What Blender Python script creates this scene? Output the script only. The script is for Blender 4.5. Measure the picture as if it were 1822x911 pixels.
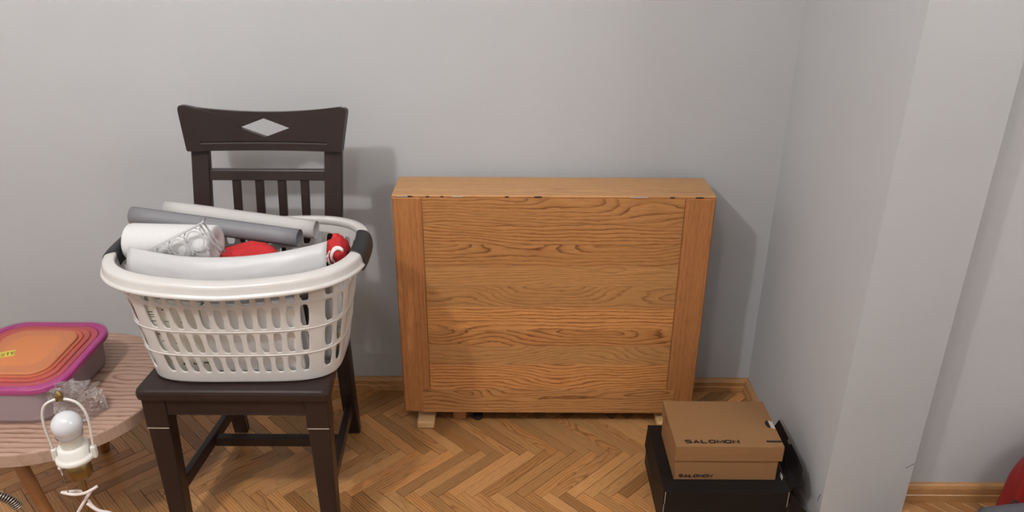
import bpy, bmesh, math, random
from mathutils import Vector, Matrix, noise
random.seed(7)
for o in list(bpy.data.objects): bpy.data.objects.remove(o)
S = bpy.context.scene
C = S.collection

# ------------------------------------------------------------------ camera
TH = math.atan2(1422, 3078)
cd = bpy.data.cameras.new('camera'); cam = bpy.data.objects.new('camera', cd); C.objects.link(cam)
cd.sensor_width = 36; cd.sensor_fit = 'HORIZONTAL'; cd.lens = 1422/1822*36; cd.clip_start = .02
cam.matrix_world = (Matrix.Translation((0, -2.246, 1.525)) @ Matrix.Rotation(math.pi/2-TH, 4, 'X')
                    @ Matrix.Rotation(math.atan2(16, 3078), 4, 'Z'))
S.camera = cam
# ------------------------------------------------------------------ world, lamps, exposure
w = bpy.data.worlds.new('world'); S.world = w; w.use_nodes = True
w.node_tree.nodes['Background'].inputs[0].default_value = (.9, .95, 1, 1)
w.node_tree.nodes['Background'].inputs[1].default_value = .05
def lamp(loc, power, col, r):
    l = bpy.data.lights.new('ceiling_lamp', 'POINT'); l.energy = power; l.color = col; l.shadow_soft_size = r
    o = bpy.data.objects.new('ceiling_lamp', l); C.objects.link(o); o.location = loc
lamp((-1.13, -1.93, 2.46), 76, (1, .985, .975), .05)
lamp((-.25, -1.93, 2.46), 20, (1, .985, .975), .05)
lamp((1.85, -2.0, 2.42), 41, (1, .985, .975), .28)
S.view_settings.view_transform = 'Standard'; S.view_settings.look = 'None'
S.view_settings.exposure = 0; S.view_settings.gamma = 1; S.view_settings.use_curve_mapping = False

# ------------------------------------------------------------------ helpers
def link(name, me, mat=None, parent=None, smooth=False):
    o = bpy.data.objects.new(name, me); C.objects.link(o)
    if mat and not me.materials: me.materials.append(mat)
    if smooth:
        for p in me.polygons: p.use_smooth = True
    if parent is not None: setpar(o, parent)
    return o
def setpar(o, p):
    o.parent = p
    t = Matrix.Identity(4); q = p
    chain = []
    while q is not None:
        chain.append(q); q = q.parent
    m = Matrix.Identity(4)
    for q in reversed(chain): m = m @ q.matrix_parent_inverse @ q.matrix_basis
    o.matrix_parent_inverse = m.inverted()
def tag(o, label, cat, group=None, kind=None):
    o['label'] = label; o['category'] = cat
    if group: o['group'] = group
    if kind: o['kind'] = kind
    return o
def thing(name, loc, label, cat, group=None):
    o = bpy.data.objects.new(name, None); C.objects.link(o); o.location = loc; o.empty_display_size = .05
    return tag(o, label, cat, group)
def struct(o): o['kind'] = 'structure'; return o
def mesh(name, v, f):
    me = bpy.data.meshes.new(name); me.from_pydata([tuple(x) for x in v], [], f); me.update(); return me
def fixn(me):
    bm = bmesh.new(); bm.from_mesh(me); bmesh.ops.remove_doubles(bm, verts=bm.verts, dist=1e-5)
    bmesh.ops.recalc_face_normals(bm, faces=bm.faces); bm.to_mesh(me); bm.free(); return me
def hexa(c, bev=0, seg=2):
    """eight corners, lower four (ccw) then upper four"""
    me = mesh('m', c, [(3,2,1,0),(4,5,6,7),(0,1,5,4),(1,2,6,5),(2,3,7,6),(3,0,4,7)])
    bm = bmesh.new(); bm.from_mesh(me); bmesh.ops.recalc_face_normals(bm, faces=bm.faces)
    if bev: bmesh.ops.bevel(bm, geom=bm.edges[:], offset=bev, segments=seg, affect='EDGES', profile=.5)
    bm.to_mesh(me); bm.free(); return me
def boxc(x0, x1, y0, y1, z0, z1):
    return [(x0,y0,z0),(x1,y0,z0),(x1,y1,z0),(x0,y1,z0),(x0,y0,z1),(x1,y0,z1),(x1,y1,z1),(x0,y1,z1)]
def box(name, x0, x1, y0, y1, z0, z1, mat, parent=None, bev=0, seg=2):
    return link(name, hexa(boxc(x0,x1,y0,y1,z0,z1), bev, seg), mat, parent)
def board(name, cen, dims, mat, parent, rot=(0,0,0), bev=.001, z=0):
    l, ww, t = dims
    o = link(name, hexa(boxc(-l/2,l/2,-ww/2,ww/2,-t/2,t/2), bev, 1), mat)
    o.location = cen; o.rotation_euler = rot
    setpar(o, parent); return o
def post(name, a, b, wa, wb, mat, parent, bev=.003):
    """leg between centre points a (low) and b (high), section sizes (x,y)"""
    c = []
    for p, s in ((a, wa), (b, wb)):
        for sx, sy in ((-1,-1),(1,-1),(1,1),(-1,1)): c.append((p[0]+sx*s[0]/2, p[1]+sy*s[1]/2, p[2]))
    return link(name, hexa(c, bev), mat, parent)
def tube_me(pts, r, n=10, closed=False, caps=True, rad=None):
    pts = [Vector(p) for p in pts]; v = []; f = []; m = len(pts); up = None
    for i, p in enumerate(pts):
        if closed: d = pts[(i+1) % m]-pts[i-1]
        else: d = pts[min(i+1, m-1)]-pts[max(i-1, 0)]
        d.normalize()
        if up is None:
            up = Vector((0,0,1)) if abs(d.z) < .9 else Vector((1,0,0))
        up = (up-d*up.dot(d)).normalized(); s = d.cross(up)
        rr = rad[i] if rad else r
        for k in range(n):
            a = 2*math.pi*k/n; v.append(p+up*(math.cos(a)*rr)+s*(math.sin(a)*rr))
    for i in range(m if closed else m-1):
        j = (i+1) % m
        for k in range(n):
            l = (k+1) % n; f.append((i*n+k, j*n+k, j*n+l, i*n+l))
    if caps and not closed: f += [tuple(range(n-1,-1,-1)), tuple((m-1)*n+k for k in range(n))]
    return fixn(mesh('t', v, f))
def lathe_me(prof, n=32, cen=(0,0,0), axis='Z'):
    v = []; f = []
    for r, z in prof:
        for k in range(n):
            a = 2*math.pi*k/n
            p = (r*math.cos(a), r*math.sin(a), z)
            if axis == 'X': p = (z, r*math.cos(a), r*math.sin(a))
            v.append((p[0]+cen[0], p[1]+cen[1], p[2]+cen[2]))
    for i in range(len(prof)-1):
        for k in range(n):
            l = (k+1) % n; f.append((i*n+k, i*n+l, (i+1)*n+l, (i+1)*n+k))
    return fixn(mesh('l', v, f))
def smoothline(pts, n):
    out = []
    P = [Vector(p) for p in pts]; P = [P[0]*2-P[1]]+P+[P[-1]*2-P[-2]]
    for i in range(1, len(P)-2):
        for k in range(n):
            t = k/n; a, b, c, d = P[i-1:i+3]
            out.append(.5*((2*b)+(c-a)*t+(2*a-5*b+4*c-d)*t*t+(3*b-a-3*c+d)*t**3))
    out.append(P[-2]); return out
def mod(o, typ, **k):
    m = o.modifiers.new(typ.lower(), typ)
    for a, b in k.items(): setattr(m, a, b)
    return m

# ------------------------------------------------------------------ materials
def newmat(name):
    m = bpy.data.materials.new(name); m.use_nodes = True
    nt = m.node_tree; return m, nt, nt.nodes['Principled BSDF']
class G:
    """tiny node helper"""
    def __init__(s, nt): s.nt = nt
    def n(s, t, **k):
        x = s.nt.nodes.new(t)
        for a, b in k.items(): setattr(x, a, b)
        return x
    def put(s, sock, val):
        if isinstance(val, bpy.types.NodeSocket): s.nt.links.new(val, sock)
        else: sock.default_value = val
    def m(s, op, a, b=0., c=None):
        x = s.n('ShaderNodeMath', operation=op); s.put(x.inputs[0], a); s.put(x.inputs[1], b)
        if c is not None: s.put(x.inputs[2], c)
        return x.outputs[0]
    def xyz(s, v):
        x = s.n('ShaderNodeSeparateXYZ'); s.put(x.inputs[0], v); return x.outputs
    def vec(s, a, b, c):
        x = s.n('ShaderNodeCombineXYZ')
        for i, q in enumerate((a, b, c)): s.put(x.inputs[i], q)
        return x.outputs[0]
    def noise(s, v, scale=1., detail=2., rough=.5):
        x = s.n('ShaderNodeTexNoise'); s.put(x.inputs['Vector'], v); x.inputs['Scale'].default_value = scale
        x.inputs['Detail'].default_value = detail; x.inputs['Roughness'].default_value = rough; return x.outputs[0]
    def ramp(s, fac, stops):
        x = s.n('ShaderNodeValToRGB'); s.put(x.inputs[0], fac); e = x.color_ramp.elements
        while len(e) < len(stops): e.new(.5)
        for q, (p, c) in zip(e, stops): q.position = p; q.color = c if len(c) == 4 else (*c, 1)
        return x.outputs[0]
    def mix(s, fac, a, b, t='MIX'):
        x = s.n('ShaderNodeMix', data_type='RGBA', blend_type=t); s.put(x.inputs[0], fac)
        for i, q in ((6, a), (7, b)):
            s.put(x.inputs[i], q if isinstance(q, bpy.types.NodeSocket) or len(q) == 4 else (*q, 1))
        return x.outputs[2]
    def bump(s, h, st, dist=.001):
        x = s.n('ShaderNodeBump'); s.put(x.inputs['Height'], h); x.inputs['Strength'].default_value = st
        x.inputs['Distance'].default_value = dist; return x.outputs[0]
def wood(name, light, mid, dark, F=120, hamp=.12, pore=.35, rough=.42, uv=False, var=.3, alt=None, contrast=1., warp=.004, coat=0., y0amp=.07, xf=2.6):
    m, nt, b = newmat(name); g = G(nt)
    tc = g.n('ShaderNodeTexCoord'); oi = g.n('ShaderNodeObjectInfo')
    rnd = oi.outputs['Random']
    if uv:
        at = g.n('ShaderNodeAttribute', attribute_name='rnd')
        rnd = g.m('FRACT', g.m('ADD', rnd, at.outputs['Fac']))
    x, y, z = g.xyz(tc.outputs['UV' if uv else 'Object'])
    r2 = g.m('FRACT', g.m('MULTIPLY', rnd, 17.31)); r3 = g.m('FRACT', g.m('MULTIPLY', rnd, 53.77))
    xs = g.m('ADD', x, g.m('MULTIPLY', rnd, 37.))
    nv = g.vec(g.m('MULTIPLY', xs, xf), g.m('MULTIPLY', y, 4.), g.m('MULTIPLY', r2, 9.))
    h = g.m('MULTIPLY', g.m('SUBTRACT', g.noise(nv, 1., 2.), .5), hamp*2)
    yy = g.m('ADD', y, g.m('MULTIPLY', g.m('SUBTRACT', r3, .5), y0amp*2))
    wv = g.vec(g.m('MULTIPLY', xs, 14.), g.m('MULTIPLY', y, 70.), g.m('MULTIPLY', z, 70.))
    wn = g.m('MULTIPLY', g.m('SUBTRACT', g.noise(wv, 1., 3.), .5), warp*2)
    rr = g.m('ADD', g.m('SQRT', g.m('ADD', g.m('MULTIPLY', yy, yy), g.m('ADD', g.m('MULTIPLY', h, h), g.m('MULTIPLY', z, z)))), wn)
    t = g.m('FRACT', g.m('MULTIPLY', rr, F))
    col = g.ramp(t, [(0, light), (.35, light), (.68, mid), (.9, dark), (1, light)])
    base = tuple(a*.55+b*.45 for a, b in zip(light, mid))
    mv = g.vec(g.m('MULTIPLY', xs, 5.), g.m('MULTIPLY', y, 34.), g.m('MULTIPLY', r3, 7.))
    md = g.ramp(g.noise(mv, 1., 2.), [(.30, (.35,)*3), (.60, (1, 1, 1))])
    cf = g.m('MULTIPLY', g.xyz(md)[0], g.m('MULTIPLY', g.m('ADD', .45, g.m('MULTIPLY', r2, .75)), contrast))
    col = g.mix(cf, base, col)
    pv = g.vec(g.m('MULTIPLY', xs, 28.), g.m('MULTIPLY', y, 700.), g.m('MULTIPLY', z, 700.))
    pn = g.noise(pv, 1., 2.)
    po = g.ramp(pn, [(.30, (1-pore,)*3), (.52, (1, 1, 1))])
    col = g.mix(1., col, po, 'MULTIPLY')
    if alt: col = g.mix(g.m('MULTIPLY', r2, .8), col, g.mix(1., col, alt, 'MULTIPLY'))
    tone = g.m('ADD', 1-var/2, g.m('MULTIPLY', r3, var))
    col = g.mix(1., col, g.vec(tone, tone, tone), 'MULTIPLY')
    nt.links.new(col, b.inputs['Base Color']); b.inputs['Roughness'].default_value = rough
    hh = g.m('SUBTRACT', pn, g.m('MULTIPLY', t, .4))
    nt.links.new(g.bump(hh, .25, .0006), b.inputs['Normal'])
    if coat: b.inputs['Coat Weight'].default_value = coat; b.inputs['Coat Roughness'].default_value = .25
    return m
def plain(name, col, rough=.5, metal=0., bump=0., bscale=60., mott=0., mscale=8., trans=0., coat=0., sss=0., ior=1.45, alpha=None, stretch=None, spec=.5):
    m, nt, b = newmat(name); g = G(nt)
    tc = g.n('ShaderNodeTexCoord'); v = tc.outputs['Object']
    if stretch:
        x, y, z = g.xyz(v); v = g.vec(g.m('MULTIPLY', x, stretch[0]), g.m('MULTIPLY', y, stretch[1]), g.m('MULTIPLY', z, stretch[2]))
    n = g.noise(v, mscale, 4.)
    k = g.ramp(n, [(.3, (1-mott,)*3), (.7, (1+mott*.5,)*3)])
    nt.links.new(g.mix(1., col, k, 'MULTIPLY'), b.inputs['Base Color'])
    b.inputs['Roughness'].default_value = rough; b.inputs['Metallic'].default_value = metal
    b.inputs['Transmission Weight'].default_value = trans; b.inputs['IOR'].default_value = ior
    b.inputs['Coat Weight'].default_value = coat; b.inputs['Specular IOR Level'].default_value = spec
    if sss:
        b.inputs['Subsurface Weight'].default_value = sss; b.inputs['Subsurface Radius'].default_value = (.01,.01,.01)
    if bump: nt.links.new(g.bump(g.noise(v, bscale, 3.), bump, .002), b.inputs['Normal'])
    if alpha is not None: b.inputs['Alpha'].default_value = alpha
    return m
M = {}
M['wall'] = plain('grey_wall_paint', (.462, .476, .494), .72, bump=.12, bscale=260, mott=.035, mscale=2.2)
M['ceil'] = plain('white_ceiling_paint', (.75, .74, .72), .8, mott=.02)
M['oak'] = wood('table_oak', (.52,.265,.098), (.45,.21,.07), (.17,.058,.015), F=92, hamp=.21, pore=.30, rough=.42, var=.34, alt=(1.0,.86,.74), coat=.12, contrast=1.15, warp=.0055, xf=1.35)
M['oak_top'] = wood('table_top_oak', (.54,.29,.115), (.46,.23,.085), (.25,.11,.034), F=80, hamp=.05, pore=.25, rough=.42, var=.12, coat=.12, contrast=.6, y0amp=.12)
M['oak_end'] = wood('table_end_oak', (.44,.185,.062), (.38,.15,.048), (.21,.07,.02), F=85, hamp=.03, pore=.32, rough=.45, var=.1, coat=.1, contrast=.6, y0amp=.14)
M['beech'] = wood('pale_foot_wood', (.66,.42,.21), (.6,.36,.17), (.5,.27,.11), F=80, hamp=.3, pore=.12, rough=.5, var=.1, contrast=.6)
M['parquet'] = wood('oak_parquet', (.49,.265,.105), (.42,.21,.075), (.20,.083,.026), F=120, hamp=.09, pore=.34, rough=.36, uv=True, var=.62, alt=(.92,.76,.62), coat=.15, contrast=.95, y0amp=.09)
M['skirting'] = wood('skirting_oak', (.50,.27,.11), (.42,.21,.08), (.26,.11,.035), F=110, hamp=.2, pore=.25, rough=.35, var=.1, coat=.2, contrast=.7)
M['joint'] = plain('dark_floor_joint', (.06,.028,.012), .8)
M['ash'] = wood('washed_ash', (.45,.295,.225), (.375,.23,.17), (.19,.095,.066), F=58, hamp=.07, pore=.22, rough=.5, var=.05, contrast=1.25, warp=.007, y0amp=.3)
M['ash_edge'] = wood('washed_ash_edge', (.44,.31,.24), (.38,.25,.19), (.27,.165,.12), F=60, hamp=.3, pore=.2, rough=.55, var=.05, contrast=.6)
M['legwood'] = wood('round_table_leg_wood', (.42,.19,.06), (.36,.155,.05), (.26,.10,.03), F=80, hamp=.2, pore=.2, rough=.5, contrast=.7)
M['espresso'] = plain('espresso_lacquer', (.026,.0150,.0125), .34, mott=.3, mscale=5, bump=.08, bscale=40, stretch=(1,1,.3), coat=.06, spec=.35)
M['worn'] = plain('worn_pale_edge', (.45,.36,.30), .6)
M['basket'] = plain('pearl_plastic', (.58,.562,.545), .26, mott=.02, coat=.15, sss=.12)
M['black_rubber'] = plain('black_grip_rubber', (.018,.018,.019), .5, bump=.1, bscale=200)
M['towel'] = plain('white_paper', (.60,.60,.605), .9, bump=.5, bscale=130)
M['film'] = plain('milky_film', (.455,.455,.465), .38, mott=.05, mscale=14)
M['vinyl'] = plain('grey_vinyl', (.185,.185,.20), .5, mott=.04)
M['vinyl_in'] = plain('grey_vinyl_inside', (.12,.115,.11), .7)
M['paleroll'] = plain('pale_grey_paper', (.46,.45,.44), .65, mott=.03)
M['clear'] = plain('clear_plastic', (.86,.87,.89), .08, trans=.85, ior=1.45)
M['red'] = plain('red_cloth', (.48,.018,.022), .8, bump=.4, bscale=220, mott=.12, mscale=20)
M['white_print'] = plain('white_print', (.8,.74,.72), .8)
M['carton'] = plain('cream_carton', (.82,.79,.71), .7, mott=.02)
M['whitebox'] = plain('white_card', (.84,.83,.825), .6, mott=.03)
M['ink'] = plain('black_ink', (.012,.009,.008), .6)
M['kraft'] = plain('kraft_cardboard', (.240,.122,.049), .62, mott=.05, mscale=5, bump=.08, bscale=150, stretch=(.3,1,1))
M['kraft_line'] = plain('kraft_shade_print', (.25,.125,.05), .7)
M['blackcard'] = plain('black_cardboard', (.0075,.0065,.0065), .5, mott=.1, spec=.3)
M['cut_edge'] = plain('pale_cut_edge', (.48,.42,.38), .7)
M['brass'] = plain('aged_brass', (.27,.19,.075), .32, metal=.9, mott=.15, mscale=30)
M['lampwhite'] = plain('white_enamel', (.62,.595,.555), .4)
M['cord'] = plain('white_cord', (.64,.56,.53), .5)
M['bulb'] = plain('opal_bulb', (.56,.57,.60), .16, sss=.25, coat=.4)
M['bulbneck'] = plain('bulb_neck', (.58,.56,.52), .4)
M['steel'] = plain('coil_steel', (.33,.29,.25), .35, metal=.85)
M['frost'] = plain('frosted_plastic', (.66,.56,.58), .3, trans=.55, ior=1.2, mott=.03)
M['lid_magenta'] = plain('magenta_plastic', (.36,.018,.18), .32, coat=.2)
M['lid_pink'] = plain('crimson_plastic', (.42,.04,.06), .35, coat=.2)
M['lid_red'] = plain('coral_plastic', (.47,.065,.04), .35, coat=.2)
M['lid_redor'] = plain('red_orange_plastic', (.52,.10,.032), .35, coat=.2)
M['lid_orange'] = plain('orange_plastic', (.56,.185,.06), .4, coat=.15)
M['sticker'] = plain('yellow_paper', (.60,.50,.08), .6)
M['greycloth'] = plain('dark_grey_fabric', (.09,.088,.10), .85, bump=.3, bscale=200)
M['redbag'] = plain('red_glossy_fabric', (.26,.014,.013), .42, mott=.2, mscale=6, bump=.1, bscale=40)
M['tan'] = plain('tan_cork', (.50,.28,.09), .8, mott=.2, mscale=60)
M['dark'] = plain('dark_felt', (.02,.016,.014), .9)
# transparent glossy wrap
def wrapmat(name, fac, rough):
    m = bpy.data.materials.new(name); m.use_nodes = True; nt = m.node_tree; g = G(nt)
    for n in list(nt.nodes): nt.nodes.remove(n)
    out = g.n('ShaderNodeOutputMaterial'); tr = g.n('ShaderNodeBsdfTransparent'); gl = g.n('ShaderNodeBsdfGlossy'); mx = g.n('ShaderNodeMixShader')
    tr.inputs[0].default_value = (.97,.95,.96,1); gl.inputs['Roughness'].default_value = rough
    tc = g.n('ShaderNodeTexCoord'); nn = g.noise(tc.outputs['Object'], 55, 4., .7)
    nt.links.new(g.bump(nn, 1., .012), gl.inputs['Normal'])
    mx.inputs[0].default_value = fac
    nt.links.new(tr.outputs[0], mx.inputs[1]); nt.links.new(gl.outputs[0], mx.inputs[2]); nt.links.new(mx.outputs[0], out.inputs[0])
    return m
M['wrap'] = wrapmat('clear_wrap', .07, .06); M['tuft'] = wrapmat('gathered_wrap', .30, .03)

# ------------------------------------------------------------------ the room
XL, XR, YB, ZC = -2.3, 2.2, -4.6, 2.65
PX0, PX1, PY, RY = .788, 1.052, -.667, -.522
PYB = -.58
struct(box('wall_back', XL, PX0+.05, 0, .15, -.05, ZC, M['wall']))
pil = struct(link('wall_right', hexa([(x, y, z) for z in (-.05, ZC) for x, y in ((PX0,PY),(PX1,PYB),(PX1,.15),(PX0,.15))]), M['wall']))
struct(box('wall_recess', PX1, XR, RY, RY+.15, -.05, ZC, M['wall']))
struct(box('wall_left', XL-.15, XL, YB, .15, -.05, ZC, M['ceil']))
struct(box('wall_far_right', XR, XR+.15, YB, RY+.15, -.05, ZC, M['ceil']))
struct(box('wall_front', XL-.15, XR+.15, YB-.15, YB, -.05, ZC, M['ceil']))
struct(box('ceiling', XL-.15, XR+.15, YB-.15, .15, ZC, ZC+.1, M['ceil']))
# pencil scuffs on the pillar
def scuff(pts, r=.0009):
    link('scuff_mark', tube_me(smoothline(pts, 5), r, 6), M['dark'], pil)
scuff([(.7878,-.6545,.128),(.7878,-.651,.118),(.7878,-.648,.107),(.7878,-.647,.098)], .0008)
scuff([(1.026,-.5888,.157),(1.036,-.5855,.161),(1.0515,-.5804,.166)], .0006)
# floor
floor = struct(box('floor', XL, XR, YB, 0, -.06, -.0045, M['joint']))
def skirting(name, pts, hgt, dep):
    prof = [(0,0),(dep,0),(dep,hgt*.42),(dep-.003,hgt*.46),(dep-.002,hgt*.52),(dep-.002,hgt*.80),(dep-.006,hgt*.95),(dep-.011,hgt),(0,hgt)]
    v = []; f = []; n = len(prof)
    for (p, o) in pts:
        for a, b in prof: v.append((p[0]+o[0]*a, p[1]+o[1]*a, b))
    for i in range(len(pts)-1):
        for k in range(n):
            l = (k+1) % n; f.append((i*n+k, i*n+l, (i+1)*n+l, (i+1)*n+k))
    f += [tuple(range(n)), tuple((len(pts)-1)*n+k for k in range(n))]
    return struct(link(name, fixn(mesh(name, v, f)), M['skirting']))
E0 = .0005
skirting('baseboard_back', [((XL,-E0),(0,-1)), ((PX0-E0,-E0),(-1,-1))], .046, .018)
skirting('baseboard_right', [((PX0-E0,-E0),(-1,-1)), ((PX0-E0,-.47),(-1,0))], .046, .018)
skirting('baseboard_recess', [((PX1+E0,RY-E0),(1,-1)), ((XR,RY-E0),(0,-1))], .056, .018)

# herringbone parquet: every block its own piece
L, W = .2546, .0335
A = Vector((1,1))/math.sqrt(2); B = Vector((1,-1))/math.sqrt(2)
ORG = Vector((.012, -.505))
def plank_me(name='plank'):
    l, ww = L-.0011, W-.0011; c = .0006; T = .012
    v = []
    for d, z in ((0,-T),(0,-c),(c,0)):
        for sx, sy in ((-1,-1),(1,-1),(1,1),(-1,1)): v.append((sx*(l/2-d), sy*(ww/2-d), z))
    f = [(3,2,1,0),(8,9,10,11)]
    for i in (0,4):
        for k in range(4): f.append((i+k, i+(k+1)%4, i+4+(k+1)%4, i+4+k))
    me = mesh(name, v, f); uvl = me.uv_layers.new(name='UVMap')
    for lp in me.loops: p = me.vertices[lp.vertex_index].co; uvl.data[lp.index].uv = (p.x, p.y)
    me.materials.append(M['parquet']); return me
def view(p):
    q = Vector(p)-Vector((0,-2.246,1.525))
    fw = q.y*math.cos(TH)-q.z*math.sin(TH); dn = -q.y*math.sin(TH)-q.z*math.cos(TH)
    return (911+1422*q.x/fw, 455.5+1422*dn/fw, fw) if fw > .05 else (-9999, -9999, fw)
cells = []
for j in range(-16, 8):
    for i in range(-95, 95):
        for typ in (0, 1):
            if typ == 0: a, b, ang = L/2, W/2, math.pi/4
            else: a, b, ang = L+W/2, W-L/2, -math.pi/4
            a += i*W+j*L; b += i*W-j*L
            p = ORG+A*a+B*b
            if not (XL+.02 < p.x < XR-.02 and YB+1.9 < p.y < .05): continue
            if p.x > PX0+.05 and p.x < PX1-.03 and p.y > PY+.03: continue
            if p.x > PX1-.03 and p.y > RY+.04: continue
            x, y, fw = view((p.x, p.y, 0))
            inview = -60 < x < 1880 and y < 955
            if PX0-.02 < p.x < PX1 and p.y > -1.0: inview = False
            cells.append((not inview, fw, p, ang))
cells.sort(key=lambda c: (c[0], c[1]))
proto = plank_me(); nind = 0; sv, sf, suv, srn = [], [], [], []
seen = [c for c in cells if not c[0]]
for k, (hid, fw, p, ang) in enumerate(cells):
    dz = random.uniform(-.0004, .0002)
    if not hid and nind < 300:
        o = bpy.data.objects.new('plank', proto); C.objects.link(o); o.location = (p.x, p.y, dz-.0002)
        o.rotation_euler = (random.uniform(-.002,.002), 0, ang+(math.pi if random.random() < .5 else 0)); setpar(o, floor); nind += 1
    else:
        c, s = math.cos(ang), math.sin(ang); base = len(sv); r = random.random()
        for vv in proto.vertices: sv.append((p.x+c*vv.co.x-s*vv.co.y, p.y+s*vv.co.x+c*vv.co.y, vv.co.z+dz-.0002)); srn.append(r)
        for pl in proto.polygons:
            sf.append(tuple(base+i for i in pl.vertices))
            suv += [(proto.vertices[i].co.x, proto.vertices[i].co.y) for i in pl.vertices]
me = mesh('parquet_rest', sv, sf); uvl = me.uv_layers.new(name='UVMap')
for i, q in enumerate(suv): uvl.data[i].uv = q
at = me.attributes.new('rnd', 'FLOAT', 'POINT')
for i, r in enumerate(srn): at.data[i].value = r
o = link('parquet_rest', me, M['parquet'], floor); o['kind'] = 'stuff'

# ------------------------------------------------------------------ folded drop-leaf table
TX0, TX1, TY = -.3295, .5565, -.206
t = thing('drop_leaf_table', (.1135, -.125, 0), 'folded oak drop-leaf table standing against the grey wall', 'table')
# top: narrow strip with rounded back corners
def rounded_slab(x0, x1, y0, y1, z0, z1, rb, rf, n=8):
    out = []
    for cx, cy, r, a0 in ((x1-rf,y0+rf,rf,-90),(x1-rb,y1-rb,rb,0),(x0+rb,y1-rb,rb,90),(x0+rf,y0+rf,rf,180)):
        for k in range(n+1):
            a = math.radians(a0+90*k/n); out.append((cx+r*math.cos(a), cy+r*math.sin(a)))
    m = len(out); v = [(x,y,z0) for x,y in out]+[(x,y,z1) for x,y in out]
    f = [tuple(range(m-1,-1,-1)), tuple(range(m,2*m))]+[(k,(k+1)%m,m+(k+1)%m,m+k) for k in range(m)]
    return fixn(mesh('s', v, f))
TC = ((TX0+TX1)/2, -.125, 0)
o = link('tabletop', rounded_slab(TX0-TC[0], TX1-TC[0], -.0775, .0775, .736, .762, .006, .003), M['oak_top']); o.location = TC; setpar(o, t)
o.data.transform(Matrix.Translation((0,0,-.75))); o.location.z = .75
mod(o, 'BEVEL', width=.003, segments=2)
# front leaf
leaf = box('front_leaf', TX0+.004, TX1-.004, TY+.004, TY+.025, .054, .752, M['oak_end'], t)
zs = [.7548, .678, .6168, .548, .4865, .419, .344, .2884, .2257, .1345]
ix0, ix1 = -.2462, .472
for a, b in zip(zs[:-1], zs[1:]):
    y = TY+.0035+random.uniform(-.0002, .0002)
    board('board', ((ix0+ix1)/2, y, (a+b)/2), (ix1-ix0-.0006, a-b-.0005, .007), M['oak'], leaf, (math.pi/2, 0, 0), .0004)
bl = board('bottom_rail', ((TX0+TX1)/2+.0, TY+.0034, (.1345+.050)/2), (ix1-ix0+.05, .0845, .007), M['oak'], leaf, (math.pi/2,0,0), .0004)
for s, xa, xb in ((0, TX0, ix0), (1, ix1, TX1)):
    # upright end boards; a mitred foot meets the bottom rail
    ww = xb-xa; zc = (.7572+.050)/2; hl = (.7572-.050)/2
    o = board('end_board', ((xa+xb)/2, TY+.0125, zc), (2*hl, ww-.0005, .025), M['oak_end'], leaf, (math.pi/2, -math.pi/2, 0), .004)
# small hinges in the crack between top and leaf
for x, ln in ((-.315,.03),(-.285,.012),(-.235,.008),(-.195,.007),(-.165,.03),(-.02,.01),(.06,.02),(.32,.05),(.43,.012),(.5,.02)):
    box('hinge', x, x+ln, TY-.0006, TY+.002, .7582, .7605, M['ink'] if ln < .025 else M['worn'], t)
box('leaf_knuckle', TX0+.003, TX1-.003, TY+.002, TY+.02, .752, .7585, M['oak_end'], t)
# rear leaf and understructure
board('rear_leaf', ((TX0+TX1)/2, -.0605, .4), (.88, .69, .022), M['oak_end'], t, (math.pi/2,0,0), .003)
box('apron', -.25, .48, -.165, -.085, .66, .736, M['oak_end'], t, .002)
def foot(x0, x1, y0, y1, z1, mat, bev=.006): box('foot', x0, x1, y0, y1, .0002, z1, M[mat], t, bev, 3)
foot(-.291, -.2375, -.225, -.075, .026, 'beech'); foot(.452, .505, -.222, -.075, .026, 'beech')
foot(-.1835, -.141, -.177, -.135, .05, 'oak_end', .008)
for x in (-.264, .478): post('leg', (x,-.125,.0262), (x,-.125,.66), (.05,.06), (.05,.06), M['oak_end'], t)
post('gate_leg', (-.162,-.156,.0502), (-.162,-.156,.66), (.042,.04), (.042,.04), M['oak_end'], t)
link('glide', lathe_me([(0,.0005),(.014,.0005),(.016,.004),(.016,.012),(0,.014)], 16, (-.105,-.165,0)), M['dark'], t)
box('lower_rail', -.24, .455, -.142, -.108, .05, .10, M['oak_end'], t, .002)

# ------------------------------------------------------------------ dining chair
ch = thing('dining_chair', (-.65, -.47, 0), 'dark espresso wooden dining chair with diamond cut-out backrest', 'chair')
ES = M['espresso']
SZ = .462
# seat: dished front, rounded corners, trapezoid plan
def seat_me():
    out = []
    cor = [(-.878,-.703,.022),(-.420,-.703,.022),(-.452,-.285,.01),(-.848,-.285,.01)]
    n = 6
    for i, (x, y, r) in enumerate(cor):
        p0 = Vector(cor[i-1][:2]); p = Vector((x,y)); p1 = Vector(cor[(i+1)%4][:2])
        a = p+(p0-p).normalized()*r; b = p+(p1-p).normalized()*r
        for k in range(n+1):
            s = k/n; out.append(a*(1-s)**2+p*2*s*(1-s)+b*s*s)
    m = len(out); v = []; f = []
    c = Vector((-.649,-.49))
    for ins, z in ((.010,SZ-.030),(.002,SZ-.026),(0,SZ-.018),(0,SZ-.009),(.003,SZ-.003),(.009,SZ)):
        for q in out:
            d = (c-q).normalized(); v.append((*(q+d*ins), z))
    for r in range(5):
        for k in range(m): f.append((r*m+k, r*m+(k+1)%m, (r+1)*m+(k+1)%m, (r+1)*m+k))
    f += [tuple(range(m-1,-1,-1)), tuple(range(5*m, 6*m))]
    return mesh('seat', v, f)
o = link('seat', fixn(seat_me()), ES, ch); 
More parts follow.
